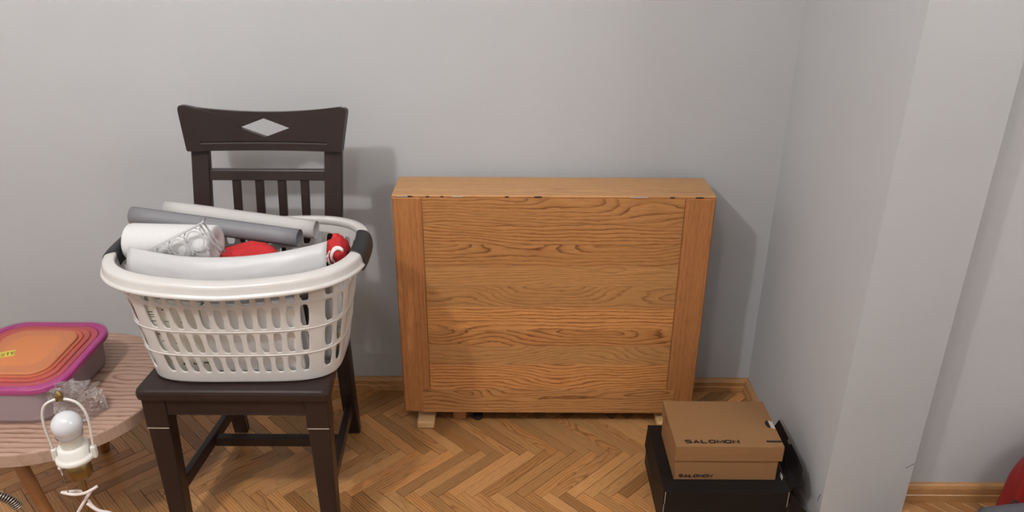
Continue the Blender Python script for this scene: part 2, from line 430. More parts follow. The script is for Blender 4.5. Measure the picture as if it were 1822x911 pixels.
# front legs with a shoulder
for xo, xi in ((-.866,-.813),(-.432,-.485)):
    xm = (xo+xi)/2
    post('leg', (xm,-.672,0), (xm,-.668,.352), (.040,.036), (.052,.044), ES, ch, .003)
    o = post('leg_block', (xm,-.669,.352), (xm,-.669,SZ-.030), (.055,.048), (.055,.048), ES, ch, .003)
    s = 1 if xo < xi else -1
    box('worn_edge', min(xo,xi)+.001, max(xo,xi)-.001, -.6936, -.6925, .3505, .3525, M['worn'], ch)
# rear posts: foot, seat, top with rake
def rear(xf, xs, xt):
    pts = [((xf,-.238,0),(.042,.026)),((xf,-.262,.16),(.042,.034)),((xs,-.292,.44),(.044,.036)),((xs,-.268,.62),(.046,.028)),((xt,-.205,.893),(.047,.024))]
    v = []; f = []
    for p, s in pts:
        for sx, sy in ((-1,-1),(1,-1),(1,1),(-1,1)): v.append((p[0]+sx*s[0]/2, p[1]+sy*s[1]/2, p[2]))
    for i in range(len(pts)-1):
        for k in range(4): f.append((i*4+k, i*4+(k+1)%4, i*4+4+(k+1)%4, i*4+4+k))
    f += [(3,2,1,0), (16,17,18,19)]
    o = link('back_post', fixn(mesh('p', v, f)), ES, ch); mod(o, 'BEVEL', width=.004, segments=2)
rear(-.828, -.832, -.826); rear(-.484, -.484, -.474)
# top rail: outline + diamond hole, bowed backwards in plan
RC = Vector((-.6475, .9500))
def rail_me():
    pts = []
    def line(a, b, n):
        for k in range(n): pts.append(Vector(a).lerp(Vector(b), k/n))
    # outline counter-clockwise from lower left (x, z)
    top = lambda x: 1.010-.022*(1-((x+.647)/.222)**2)
    bl, br, tr, tl = (-.852,.8915), (-.447,.8915), (-.426,1.008), (-.8665,1.0125)
    outline = []
    def corner(p, a, b, r, n=5):
        p = Vector(p); a = p+(Vector(a)-p).normalized()*r; b = p+(Vector(b)-p).normalized()*r
        return [a*(1-s)**2+p*2*s*(1-s)+b*s*s for s in [k/n for k in range(n+1)]]
    outline += corner(bl, tl, br, .006)
    outline += [Vector((x, .8915)) for x in [-.84+.38*k/24 for k in range(25)]]
    outline += corner(br, bl, tr, .006)
    outline += corner(tr, br, (-.5,.995), .018)
    xs = [-.447-.40*k/30 for k in range(31)]
    outline += [Vector((x, 1.0085-.0185*(1-((x+.647)/.21)**2))) for x in xs]
    outline += corner(tl, (-.8,1.002), bl, .018)
    # dense resample
    dense = []
    for i in range(len(outline)):
        a, b = outline[i], outline[(i+1) % len(outline)]
        for k in range(6): dense.append(a.lerp(b, k/6))
    def outer(ang):
        d = Vector((math.cos(ang), math.sin(ang))); best = None
        for q in dense:
            r = q-RC; c = r.normalized().dot(d)
            if best is None or c > best[0]: best = (c, q)
        return best[1]
    dh = Vector((.0660, .0240))
    def inner(ang):
        c, s = math.cos(ang), math.sin(ang); r = 1/(abs(c)/dh.x+abs(s)/dh.y); return RC+Vector((c,s))*r
    # angles: follow the outline so corners stay crisp
    angs = sorted(set([round(math.atan2((q-RC).y, (q-RC).x), 5) for q in outline] + [0, round(math.pi/2,5), round(math.pi,5), round(-math.pi/2,5)]
                      + [round(math.atan2(dh.y*s*k, dh.x*c*(1-k)),5) for s in (-1,1) for c in (-1,1) for k in (.2,.4,.6,.8)]))
    v = []; f = []; R = 7; n = len(angs)
    for r in range(R+1):
        for a in angs:
            q = inner(a).lerp(outer(a), r/R)
            y = -.222+.30*((q.x+.647)**2)*.0+.016*(1-((q.x+.647)/.22)**2)+(q.y-.9475)*.16
            v.append((q.x, y, q.y))
    for r in range(R):
        for k in range(n): f.append((r*n+k, r*n+(k+1)%n, (r+1)*n+(k+1)%n, (r+1)*n+k))
    return fixn(mesh('rail', v, f))
me = rail_me()
for p in me.polygons:
    pass
o = link('top_rail', me, ES); mod(o, 'SOLIDIFY', thickness=.022, offset=0)
mod(o, 'BEVEL', width=.003, segments=2, limit_method='ANGLE', angle_limit=math.radians(50))
cut = link('cut', tube_me([(-.815+.33*k/24, -.222-.0125+.016*(1-((-.815+.33*k/24+.647)/.22)**2)-.0068, .9140) for k in range(25)], .0048, 8), ES)
bo = mod(o, 'BOOLEAN', operation='DIFFERENCE', object=cut, solver='EXACT')
dg = bpy.context.evaluated_depsgraph_get(); ev = bpy.data.meshes.new_from_object(o.evaluated_get(dg))
bpy.data.objects.remove(o); bpy.data.objects.remove(cut)
if not ev.materials: ev.materials.append(ES)
link('top_rail', ev, ES, ch)
# mid rail, slats, low rail
def yb(z): return -.268+(z-.62)*(.063/.273)
v = hexa([(-.806,yb(.81)-.009,.812),(-.496,yb(.81)-.009,.812),(-.496,yb(.81)+.009,.812),(-.806,yb(.81)+.009,.812),
          (-.804,yb(.84)-.009,.839),(-.494,yb(.84)-.009,.839),(-.494,yb(.84)+.009,.839),(-.804,yb(.84)+.009,.839)], .002)
link('mid_rail', v, ES, ch)
for x in (-.737, -.676, -.616, -.555):
    post('slat', (x,yb(.60),.575), (x,yb(.815),.8125), (.022,.012), (.022,.012), ES, ch, .002)
box('low_rail', -.81, -.505, yb(.56)-.01, yb(.56)+.01, .545, .58, ES, ch, .002)
# aprons
box('apron', -.812, -.486, -.690, -.668, .388, SZ-.029, ES, ch, .002)
box('apron_edge', -.813, -.486, -.6915, -.672, .3885, .393, ES, ch, .001)
for a, b in (((-.845,-.655),(-.832,-.305)), ((-.453,-.655),(-.486,-.305))):
    c = []
    for z in (.39, SZ-.029):
        c += [(a[0]-.011,a[1],z),(a[0]+.011,a[1],z),(b[0]+.011,b[1],z),(b[0]-.011,b[1],z)]
    link('apron', hexa(c, .002), ES, ch)
box('apron', -.815, -.5, -.302, -.282, .39, SZ-.029, ES, ch, .002)
for xf, xr in ((-.840,-.828), (-.458,-.484)):
    c = []
    for z, zb in ((.119, .092), (.154, .125)):
        c += [(xf-.010,-.655,z),(xf+.010,-.655,z),(xr+.010,-.262,zb),(xr-.010,-.262,zb)]
    link('side_stretcher', hexa(c, .003), ES, ch)
box('cross_stretcher', -.826, -.478, -.442, -.418, .100, .128, ES, ch, .003)

# ------------------------------------------------------------------ laundry basket
BZ, BT = SZ+.0008, .742
BC = Vector((-.6385, -.528)); BR = math.radians(1.2)
def bdims(v):
    return (.222+.048*v, .138+.038*v, 4.2-1.2*v)      # half width, half depth, exponent
def bcurve(ang, v, off=0.):
    a, b, n = bdims(v); a += off; b += off
    c, s = math.cos(ang), math.sin(ang)
    r = (abs(c/a)**n+abs(s/b)**n)**(-1/n)
    return Vector((c*r, s*r))
NS = 720; tab = []; tot = 0
prev = bcurve(-math.pi/2, .5)
for k in range(NS+1):
    a = -math.pi/2+2*math.pi*k/NS; q = bcurve(a, .5); tot += (q-prev).length; tab.append((tot, a)); prev = q
def ang_at(s):
    s = s % tot
    lo, hi = 0, NS
    while hi-lo > 1:
        md = (lo+hi)//2
        if tab[md][0] <= s: lo = md
        else: hi = md
    (s0, a0), (s1, a1) = tab[lo], tab[hi]
    return a0+(a1-a0)*(s-s0)/(s1-s0)
def rimz(ang):
    # dips in the middle of the long sides, higher at the ends
    return .014*(abs(math.cos(ang)))**1.5-.006
def bpoint(s, v, off=0.):
    a = ang_at(s); q = bcurve(a, v, off)
    q = Matrix.Rotation(BR, 2) @ q
    z = BZ+.004+(BT-BZ-.004)*v+rimz(a)*v*v
    return Vector((BC.x+q.x, BC.y+q.y, z))
bk = thing('laundry_basket', (BC.x, BC.y, BZ), 'pearl white plastic laundry basket with black grips on the chair seat', 'basket')
cols = []   # (s0, s1, slot?)
half = tot/2
fw_ = .364
def seq():
    out = []; s = -fw_/2
    for k in range(12): out.append((s, s+fw_/12, 1)); s += fw_/12
    out.append((s, s+.024, 0)); s += .024
    for k in range(2): out.append((s, s+.033, 1)); s += .033
    out.append((s, s+.018, 0)); s += .018
    end = half/2+(half/2-s)
    e = (end-s)/6
    for k in range(6): out.append((s, s+e, 1)); s += e
    out.append((s, s+.018, 0)); s += .018
    for k in range(2): out.append((s, s+.033, 1)); s += .033
    out.append((s, s+.024, 0))
    return out
q = seq(); cols = q+[(a+half, b+half, c) for a, b, c in q]
rows = [(.0,.085,0),(.085,.285,1),(.285,.53,1),(.53,.785,1),(.785,.92,1),(.92,1.0,0)]
bv, bf = [], []
def vert(s, v): bv.append(bpoint(s, v)); return len(bv)-1
K = 4
for s0, s1, sl in cols:
    for v0, v1, rw in rows:
        if not (sl and rw):
            g0 = [[vert(s0+(s1-s0)*i/K, v0+(v1-v0)*j/K) for i in range(K+1)] for j in range(K+1)]
            for j in range(K):
                for i in range(K): bf.append((g0[j][i], g0[j][i+1], g0[j+1][i+1], g0[j+1][i]))
            continue
        outer = [(i/K, 0) for i in range(K)]+[(1, i/K) for i in range(K)]+[(1-i/K, 1) for i in range(K)]+[(0, 1-i/K) for i in range(K)]
        ds = s1-s0; dv = v1-v0; mx, my0, my1 = .19, .10, .08
        inner = []
        sh = .07
        for (x, y) in outer:
            X = mx+(1-2*mx)*x; Y = my0+(1-my0-my1)*y
            rx = .30; ry = .17     # rounded lower-left / upper-right corners
            if x == 0 and y == 0: X += rx*.42; Y += ry*.30
            elif x == 0 and 0 < y <= .26: X += rx*.06; Y += ry*.12
            elif y == 0 and 0 < x <= .26: X += rx*.35; Y += .0
            if x == 1 and y == 1: X -= rx*.36; Y -= ry*.25
            elif x == 1 and .74 <= y < 1: X -= rx*.05; Y -= ry*.10
            elif y == 1 and .74 <= x < 1: X -= rx*.30
            if (x, y) in ((1,0),(0,1)): X += (-.04 if x else .04); Y += (.02 if x else -.02)
            inner.append((X, Y))
        oi = [vert(s0+ds*x, v0+dv*y) for x, y in outer]; ii = [vert(s0+ds*x, v0+dv*y) for x, y in inner]
        m = len(oi)
        for k in range(m): bf.append((oi[k], oi[(k+1)%m], ii[(k+1)%m], ii[k]))
o = link('basket_wall', fixn(mesh('bw', bv, bf)), M['basket'], bk, True)
mod(o, 'SOLIDIFY', thickness=.0042, offset=0)
mod(o, 'BEVEL', width=.0008, segments=2, limit_method='ANGLE', angle_limit=math.radians(50))
# horizontal ribs between the rows
for vv in (.285, .53, .785):
    n = 160
    link('rib', tube_me([bpoint(tot*k/n, vv, .0016) for k in range(n)], .0021, 6, True), M['basket'], bk, True)
# base pan
n = 96; v = []; f = []
for off, dz in ((-.10,0),(-.012,0),(-.003,.001),(.0006,.006)):
    for k in range(n):
        p = bpoint(tot*k/n, 0, 0); c = Vector((BC.x, BC.y, 0)); d = Vector((p.x-c.x, p.y-c.y, 0)).normalized()
        v.append((p.x+d.x*off, p.y+d.y*off, BZ+dz))
for r in range(3):
    for k in range(n): f.append((r*n+k, r*n+(k+1)%n, (r+1)*n+(k+1)%n, (r+1)*n+k))
f.append(tuple(range(n)))
o = link('base_pan', fixn(mesh('bp', v, f)), M['basket'], bk); mod(o, 'SOLIDIFY', thickness=.003, offset=-1)
# rim: swept flange and lip
def sweep(prof, s0, s1, n, closed):
    v = []; f = []; m = len(prof)
    for i in range(n if closed else n+1):
        s = s0+(s1-s0)*i/n
        a = ang_at(s); p = bpoint(s, 1.0); d = Matrix.Rotation(BR, 2) @ (bcurve(a+.002, 1)-bcurve(a-.002, 1)); d.normalize(); nx = Vector((d.y, -d.x))
        for o_, z in prof: v.append((p.x+nx.x*o_, p.y+nx.y*o_, p.z+z))
    N_ = n if closed else n+1
    for i in range(n):
        j = (i+1) % N_
        for k in range(m-1): f.append((i*m+k, j*m+k, j*m+k+1, i*m+k+1))
    return fixn(mesh('sw', v, f)), m
prof = [(-.001,-.006),(-.001,.0105),(.0005,.0135),(.003,.0145),(.019,.0115),(.0222,.0100),(.0240,.0072),(.0252,.002),(.0262,-.0085),(.0275,-.0112),(.0305,-.0128),(.0315,-.0150),(.0312,-.0180),(.0295,-.0190)]
me, _ = sweep(prof, 0, tot, 320, True)
o = link('rim', me, M['basket'], bk, True); mod(o, 'SOLIDIFY', thickness=.0028, offset=0)
gp = [(-.005,-.020),(-.0055,.006),(-.003,.0175),(.004,.020),(.018,.0165),(.026,.010),(.031,-.002),(.0325,-.022),(.029,-.030),(.016,-.031)]
for c in (.25, .75):
    me, _ = sweep(gp, tot*c-.055, tot*c+.055, 24, False)
    o = link('grip', me, M['black_rubber'], bk, True); mod(o, 'SOLIDIFY', thickness=.003, offset=0)
    mod(o, 'SUBSURF', levels=1, render_levels=1)

# ------------------------------------------------------------------ things in the basket
def roll_me(a, b, r, turns=1.3, n=40, gap=.0012, thick=.0012, m=8, start=0.):
    a, b = Vector(a), Vector(b); d = (b-a).normalized(); up = Vector((0,0,1)); up = (up-d*up.dot(d)).normalized(); s = d.cross(up)
    v = []; f = []; tn = int(n*turns)
    for i in range(m+1):
        p = a.lerp(b, i/m)
        for k in range(tn+1):
            an = start+2*math.pi*k/n; rr = r-gap*k/n
            v.append(p+up*(math.cos(an)*rr)+s*(math.sin(an)*rr))
    w_ = tn+1
    for i in range(m):
        for k in range(tn): f.append((i*w_+k, (i+1)*w_+k, (i+1)*w_+k+1, i*w_+k+1))
    return fixn(mesh('roll', v, f))
o = link('vinyl_roll', roll_me((-.930,-.428,.790), (-.509,-.492,.759), .0225, 1.6), M['vinyl'], None, True); mod(o, 'SOLIDIFY', thickness=.001, offset=-1)
tag(o, 'dark grey rolled vinyl sheet lying across the basket top', 'roll')
o = link('paper_roll', roll_me((-.865,-.382,.788), (-.484,-.428,.754), .0235, 1.4), M['paleroll'], None, True); mod(o, 'SOLIDIFY', thickness=.001, offset=-1)
tag(o, 'pale grey rolled paper behind the dark grey vinyl roll', 'roll')
# paper towel
pt = thing('paper_towel_roll', (-.79,-.575,.725), 'white paper towel roll at the left end of the basket', 'paper towel')
ax = Matrix.Translation((-.788,-.545,.768)) @ Matrix.Rotation(math.radians(-1), 4, 'Y') @ Matrix.Rotation(math.radians(-5), 4, 'Z')
me = lathe_me([(0,-.103),(.017,-.103),(.018,-.105),(.040,-.105),(.0435,-.103),(.0445,-.098),(.0445,.098),(.0435,.103),(.040,.105),(.018,.105),(.017,.103),(0,.103)], 40, (0,0,0), 'X'); me.transform(ax)
link('paper', me, M['towel'], pt, True).data
me = lathe_me([(0,-.1042),(.0165,-.1042),(.0165,-.1035)], 32, (0,0,0), 'X'); me.transform(ax)
link('core_tube', me, M['whitebox'], pt, True)
# milky sheet curled at the front
def sheet():
    v = []; f = []; nx, na = 36, 30
    for i in range(nx+1):
        u = i/nx; x = -.862+.448*u
        sag = -.022*(1-(2*u-1)**2)*1.0
        lift = .016*u*u
        for k in range(na+1):
            an = math.radians(216-100*k/na); r = .072
            yc, zc = -.600, .722+sag*.75+lift
            wob = .0012*noise.noise(Vector((x*18, k*.25, 3)))
            rim_in = .0
            bow = .034*(1-abs(2*u-1)**2.2)
            v.append((x, yc+.016-bow*.8+math.cos(an)*(r+wob)*.75, zc+math.sin(an)*(r+wob)))
    for i in range(nx):
        for k in range(na): f.append((i*(na+1)+k, (i+1)*(na+1)+k, (i+1)*(na+1)+k+1, i*(na+1)+k+1))
    return fixn(mesh('sheet', v, f))
o = link('curled_sheet', sheet(), M['film'], None, True); mod(o, 'SOLIDIFY', thickness=.0012, offset=0)
tag(o, 'curled milky white plastic sheet standing along the front rim inside the basket', 'sheet')
# clear plastic lattice
rk = thing('plastic_rack', (-.76,-.60,.75), 'clear plastic lattice rack with rings sticking up beside the towel roll', 'rack')
O_ = Vector((-.852,-.612,.760)); U = Vector((.158,.012,.080)).normalized(); Vv = Vector((.030,-.004,-.072)).normalized(); LN = .180
def rp(a, b): return O_+U*a+Vv*b
me = tube_me([rp(0,0), rp(LN,0), rp(LN+.012,-.006)], .0026, 8); link('top_bar', me, M['clear'], rk, True)
for a in (LN-.006, LN+.004): link('end_bar', tube_me([rp(a,0), rp(a+.004,.04), rp(a+.010,.082)], .0022, 8), M['clear'], rk, True)
for a, r in ((.036,.010),(.066,.0145),(.104,.019),(.146,.0215)):
    me = tube_me([rp(a+r*.9*math.cos(2*math.pi*k/28), r+.006+r*math.sin(2*math.pi*k/28)) for k in range(28)], .0019, 8, True); link('ring', me, M['clear'], rk, True)
for a, b in ((.052,.0),(.085,.0),(.126,.0),(.168,.0)):
    link('web', tube_me([rp(a-.008,.003), rp(a,.010), rp(a+.008,.003)], .0016, 6), M['clear'], rk, True)
    link('web', tube_me([rp(a,.010), rp(a+.001,.024)], .0016, 6), M['clear'], rk, True)
for a, b in ((.085,.035),(.126,.042),(.16,.05)):
    link('web', tube_me([rp(a-.012,b+.004), rp(a,b), rp(a+.004,b+.014)], .0016, 6), M['clear'], rk, True)
# red cloth mound
def blob(cen, rad, amp, sc, seed, n=40, m=24):
    v = []; f = []
    for j in range(m+1):
        ph = math.pi*j/m
        for i in range(n):
            a = 2*math.pi*i/n; d = Vector((math.sin(ph)*math.cos(a), math.sin(ph)*math.sin(a), math.cos(ph)))
            k = 1+amp*noise.noise(d*sc+Vector((seed,0,0)))+amp*.4*noise.noise(d*sc*2.7+Vector((0,seed,0)))
            v.append((cen[0]+d.x*rad[0]*k, cen[1]+d.y*rad[1]*k, cen[2]+d.z*rad[2]*k))
    for j in range(m):
        for i in range(n): f.append((j*n+i, (j+1)*n+i, (j+1)*n+(i+1)%n, j*n+(i+1)%n))
    return fixn(mesh('blob', v, f))
o = link('red_cloth', blob((-.622,-.537,.721), (.078,.045,.042), .18, 1.6, 3.), M['red'], None, True)
tag(o, 'bright red cloth heaped behind the milky sheet in the basket', 'cloth')
sk = thing('red_garment', (-.40,-.53,.70), 'red garment with white print bunched by the right grip of the basket', 'garment')
SC = Vector((-.408,-.538,.742)); 
o = link('fabric', blob(SC, (.028,.034,.044), .22, 2.2, 9.), M['red'], sk, True)
def on_sock(a, h):   # ring of print on the side that faces the room
    d = Vector((math.cos(a)*math.cos(h), math.sin(a)*math.cos(h), math.sin(h)))
    k = 1+.22*noise.noise(d*2.2+Vector((9,0,0)))+.088*noise.noise(d*2.2*2.7+Vector((0,9,0)))
    return Vector((SC.x+d.x*.028*k, SC.y+d.y*.034*k, SC.z+d.z*.044*k))+d*.0004
def printstroke(pts, wd):
    v = []; f = []
    for i, (a, h) in enumerate(pts):
        a2, h2 = pts[min(i+1, len(pts)-1)]; a1, h1 = pts[max(i-1, 0)]
        da, dh = a2-a1, h2-h1; l = math.hypot(da, dh) or 1
        w2 = wd*(.6+.4*math.sin(math.pi*i/(len(pts)-1)))
        for s in (-1, -.33, .33, 1): v.append(on_sock(a-dh/l*w2*s, h+da/l*w2*s))
    for i in range(len(pts)-1):
        for k in range(3): f.append((i*4+k, i*4+4+k, i*4+5+k, i*4+1+k))
    o = link('white_print', fixn(mesh('pr', v, f)), M['white_print'], sk, True); mod(o, 'SOLIDIFY', thickness=.0008, offset=1)
c0 = -1.35
printstroke([(c0+.55*math.cos(t_), .05+.55*math.sin(t_)) for t_ in [math.radians(30+14*k) for k in range(16)]], .13)
printstroke([(c0-.85+.08*math.sin(k), -.55+.12*k) for k in range(9)], .09)
printstroke([(c0-1.25+.08*math.sin(k*2), -.4+.12*k) for k in range(7)], .07)

# lower contents seen through the slots
CY = lambda z: -.644-.031*(z-.47)/.2
cb = thing('printed_carton', (-.755,-.545,BZ), 'cream printed carton standing in the left half of the basket', 'carton')
link('carton_body', hexa([(-.822,CY(BZ+.008),BZ+.008),(-.700,CY(BZ+.008),BZ+.008),(-.700,-.48,BZ+.008),(-.822,-.48,BZ+.008),(-.822,CY(.672),.672),(-.700,CY(.672),.672),(-.700,-.48,.672),(-.822,-.48,.672)], .002), M['carton'], cb)
def mark(x, z, wd, hh, mat='ink'):
    x += .006; y = CY(z)
    box('print_mark', x, x+wd, y-.0008, y+.0004, z, z+hh, M[mat], cb)
for x, z, wd, hh in ((-.822,.655,.016,.002),(-.822,.648,.012,.0012),(-.82,.642,.012,.0012),(-.82,.63,.010,.0012),(-.79,.66,.004,.003),(-.792,.628,.006,.0015),(-.785,.628,.005,.0015),(-.755,.626,.006,.0015),
    (-.815,.592,.008,.0015),(-.81,.572,.009,.0015),(-.785,.594,.008,.002),(-.78,.566,.007,.0015),(-.75,.596,.01,.002),(-.745,.574,.007,.0015),(-.805,.53,.008,.002),(-.775,.532,.01,.002),(-.798,.5,.008,.005),(-.776,.502,.005,.012),(-.752,.503,.012,.011)):
    mark(x, z, wd, hh)
for k in range(7): mark(-.7265+k*.0022, .506, .0011 if k % 3 else .0016, .016)
box('print_mark', -.743, -.737, CY(.506)-.0012, CY(.506), .506, .511, M['carton'], cb)
o = link('white_folder', hexa([(-.698,-.652,BZ+.022),(-.485,-.650,BZ+.022),(-.478,-.60,BZ+.022),(-.698,-.60,BZ+.022),(-.698,-.680,.668),(-.482,-.675,.668),(-.482,-.62,.668),(-.698,-.62,.668)], .004), M['whitebox']); tag(o, 'plain white folder upright behind the front slots of the basket', 'folder')
o = link('white_folder', roll_me((-.446,-.585,BZ+.03), (-.424,-.598,.715), .024, 1.2), M['film'], None, True); o.name = 'film_roll'; mod(o, 'SOLIDIFY', thickness=.0012, offset=0)
tag(o, 'upright roll of milky film in the right front corner of the basket', 'roll')
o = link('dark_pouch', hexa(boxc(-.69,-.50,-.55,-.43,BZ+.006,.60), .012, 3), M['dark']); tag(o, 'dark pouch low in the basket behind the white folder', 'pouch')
o = link('cork_block', hexa(boxc(-.455,-.425,-.545,-.50,BZ+.005,.505), .006, 2), M['tan']); tag(o, 'tan cork block at the bottom right of the basket', 'block')

# ------------------------------------------------------------------ small round table
RTC = Vector((-1.163,-.533)); RTR = .2745; RTZ = .36
rt = thing('round_coffee_table', (RTC.x, RTC.y, 0), 'small round coffee table with pale washed wood top left of the chair', 'table')
n = 96
me = lathe_me([(0,.0),(RTR-.004,.0),(RTR-.0012,-.0012)], n); o = link('tabletop', me, M['ash']); o.location = (RTC.x, RTC.y, RTZ); setpar(o, rt)
me = lathe_me([(RTR-.0012,-.0012),(RTR,-.004),(RTR,-.034),(RTR-.002,-.036),(0,-.036)], n); o = link('table_edge', me, M['ash_edge']); o.location = (RTC.x, RTC.y, RTZ); setpar(o, rt)
V3 = lambda x, y, z: Vector((x, y, z))
for a, b in ((V3(-1.262,-.64,.323), V3(-1.142,-.700,.001)), (V3(-1.10,-.46,.323), V3(-1.205,-.335,.001)), (V3(-1.24,-.46,.323), V3(-1.285,-.345,.001))):
    link('leg', tube_me([a, b], .015, 16, rad=[.0185,.012]), M['legwood'], rt, True)

# ------------------------------------------------------------------ nested food containers
CC = Vector((-1.207,-.540)); 
fc = thing('food_container_set', (CC.x, CC.y, RTZ), 'wrapped set of food containers with nested magenta to orange lids on the round table', 'containers')
def rrect(hx, hy, r, n=10):
    out = []
    for cx, cy, a0 in ((hx-r,-hy+r,-90),(hx-r,hy-r,0),(-hx+r,hy-r,90),(-hx+r,-hy+r,180)):
        for k in range(n+1):
            a = math.radians(a0+90*k/n); out.append((CC.x+cx+r*math.cos(a), CC.y+cy+r*math.sin(a)))
    return out
def loft(name, secs, mat, cap0, cap1, smooth=True):
    v = []; f = []; m = None
    for hx, hy, r, z in secs:
        o_ = rrect(hx, hy, r); m = len(o_); v += [(x,y,z) for x, y in o_]
    for i in range(len(secs)-1):
        for k in range(m): f.append((i*m+k, i*m+(k+1)%m, (i+1)*m+(k+1)%m, (i+1)*m+k))
    if cap0: f.append(tuple(range(m-1,-1,-1)))
    if cap1: f.append(tuple((len(secs)-1)*m+k for k in range(m)))
    me = fixn(mesh(name, v, f)); o = link(name, me, M[mat], fc)
    if smooth: mod(o, 'BEVEL', width=.0012, segments=2, limit_method='ANGLE', angle_limit=math.radians(35))
    return o
Z = RTZ+.0008
o = loft('container_body', [(.120,.148,.055,Z),(.126,.154,.06,Z+.012),(.133,.157,.066,Z+.088)], 'frost', True, False); mod(o, 'SOLIDIFY', thickness=.0018, offset=-1)
o = loft('inner_container', [(.095,.12,.05,Z+.003),(.105,.13,.055,Z+.07)], 'frost', True, False); mod(o, 'SOLIDIFY', thickness=.0015, offset=-1)
z = Z+.086
loft('lid', [(.148,.158,.072,z-.001),(.1505,.1605,.074,z+.001),(.1505,.1605,.074,z+.013),(.147,.157,.072,z+.0155),(.134,.144,.064,z+.0155),(.131,.141,.062,z+.009),(.131,.141,.062,z+.003)], 'lid_magenta', True, True)
loft('lid', [(.1305,.1405,.062,z+.0032),(.1305,.1405,.062,z+.0135),(.127,.137,.060,z+.0145),(.118,.128,.056,z+.0145),(.116,.126,.055,z+.011)], 'lid_pink', True, True)
loft('lid', [(.1155,.1255,.055,z+.0112),(.1155,.1255,.055,z+.0165),(.111,.121,.053,z+.0172),(.104,.114,.050,z+.0172),(.102,.112,.049,z+.014)], 'lid_red', True, True)
loft('lid', [(.1015,.1115,.049,z+.0142),(.1015,.1115,.049,z+.0185),(.098,.108,.047,z+.0192),(.094,.104,.045,z+.0192),(.092,.102,.044,z+.016)], 'lid_redor', True, True)
loft('lid', [(.0915,.1015,.044,z+.0162),(.0915,.1015,.044,z+.0215),(.089,.099,.043,z+.0228)], 'lid_orange', True, True)
zt = z+.0230
stk = link('price_sticker', hexa(boxc(-.018,.018,-.014,.014,0,.0005)), M['sticker']); stk.location = (-1.248,-.556,zt); stk.rotation_euler = (0,0,math.radians(24)); setpar(stk, fc)
def text(name, body, size, mat, mw, parent, xs=1., shear=0., ext=.00015, off=0.):
    cu = bpy.data.curves.new(name, 'FONT'); cu.body = body; cu.size = size; cu.extrude = ext; cu.shear = shear; cu.offset = off
    cu.align_x = 'LEFT'; cu.align_y = 'BOTTOM_BASELINE'
    o = bpy.data.objects.new('tmp', cu); C.objects.link(o)
    dg = bpy.context.evaluated_depsgraph_get(); dg.update(); me = bpy.data.meshes.new_from_object(o.evaluated_get(dg)); bpy.data.objects.remove(o)
    me.transform(Matrix.Diagonal((xs,1,1,1))); me.transform(mw); me.materials.clear(); me.materials.append(mat)
    return link(name, me, mat, parent)
text('price_print', 'TE', .020, M['ink'], Matrix.Translation((-1.2455,-.556,zt+.0007)) @ Matrix.Rotation(math.radians(24),4,'Z') @ Matrix.Translation((-.006,-.007,0)), stk, 1., 0, .00005)
for k in range(3):
    me = hexa(boxc(-.013,-.004,-.009+.006*k,-.007+.006*k,.0006,.0008)); me.transform(Matrix.Translation((-1.248,-.556,zt)) @ Matrix.Rotation(math.radians(24),4,'Z')); link('price_line', me, M['ink'], stk)
# clear wrap: loose shell plus a gathered tuft at the front right corner
v = []; f = []; N = 120; Rr = 14
secs = [(.1225,.151,.058,Z+.0004),(.130,.159,.064,Z+.03),(.140,.162,.07,Z+.06),(.1525,.1625,.075,Z+.085),(.1535,.1635,.075,Z+.102),(.149,.159,.073,z+.0185),(.11,.12,.05,z+.0240),(.06,.07,.03,z+.0245)]
m = 0
for hx, hy, r, zz in secs:
    o_ = rrect(hx, hy, r, 16); m = len(o_)
    for x, y in o_:
        k = .0022*noise.noise(Vector((x*45, y*45, zz*60))); v.append((x+k, y+k, max(zz+.3*k, Z+.0003) if zz < z else zz+abs(k)*.2))
for i in range(len(secs)-1):
    for k in range(m): f.append((i*m+k, i*m+(k+1)%m, (i+1)*m+(k+1)%m, (i+1)*m+k))
link('wrap_film', fixn(mesh('wrap', v, f)), M['wrap'], fc, True)
TB = Vector((-1.080,-.672,.440))
v = []; f = []; na, nl = 30, 12
for i in range(nl+1):
    u = i/nl
    cen = TB+Vector((.085*u, .018*u, -.062*u-.012*u*u))
    rad = .012+.026*math.sin(math.pi*min(1, u*.85))+.004
    for k in range(na):
        a = 2*math.pi*k/na
        cr = 1+.75*noise.noise(Vector((math.cos(a)*2.2, math.sin(a)*2.2, u*5)))+.4*((k+i) % 2)
        q = cen+Vector((.35*math.cos(a)*rad*cr, .8*math.cos(a)*rad*cr, math.sin(a)*rad*cr*.8))
        q.z = max(q.z, RTZ+.002); v.append(q)
for i in range(nl):
    for k in range(na): f.append((i*na+k, i*na+(k+1)%na, (i+1)*na+(k+1)%na, (i+1)*na+k))
link('wrap_tuft', fixn(mesh('tuft', v, f)), M['tuft'], fc)

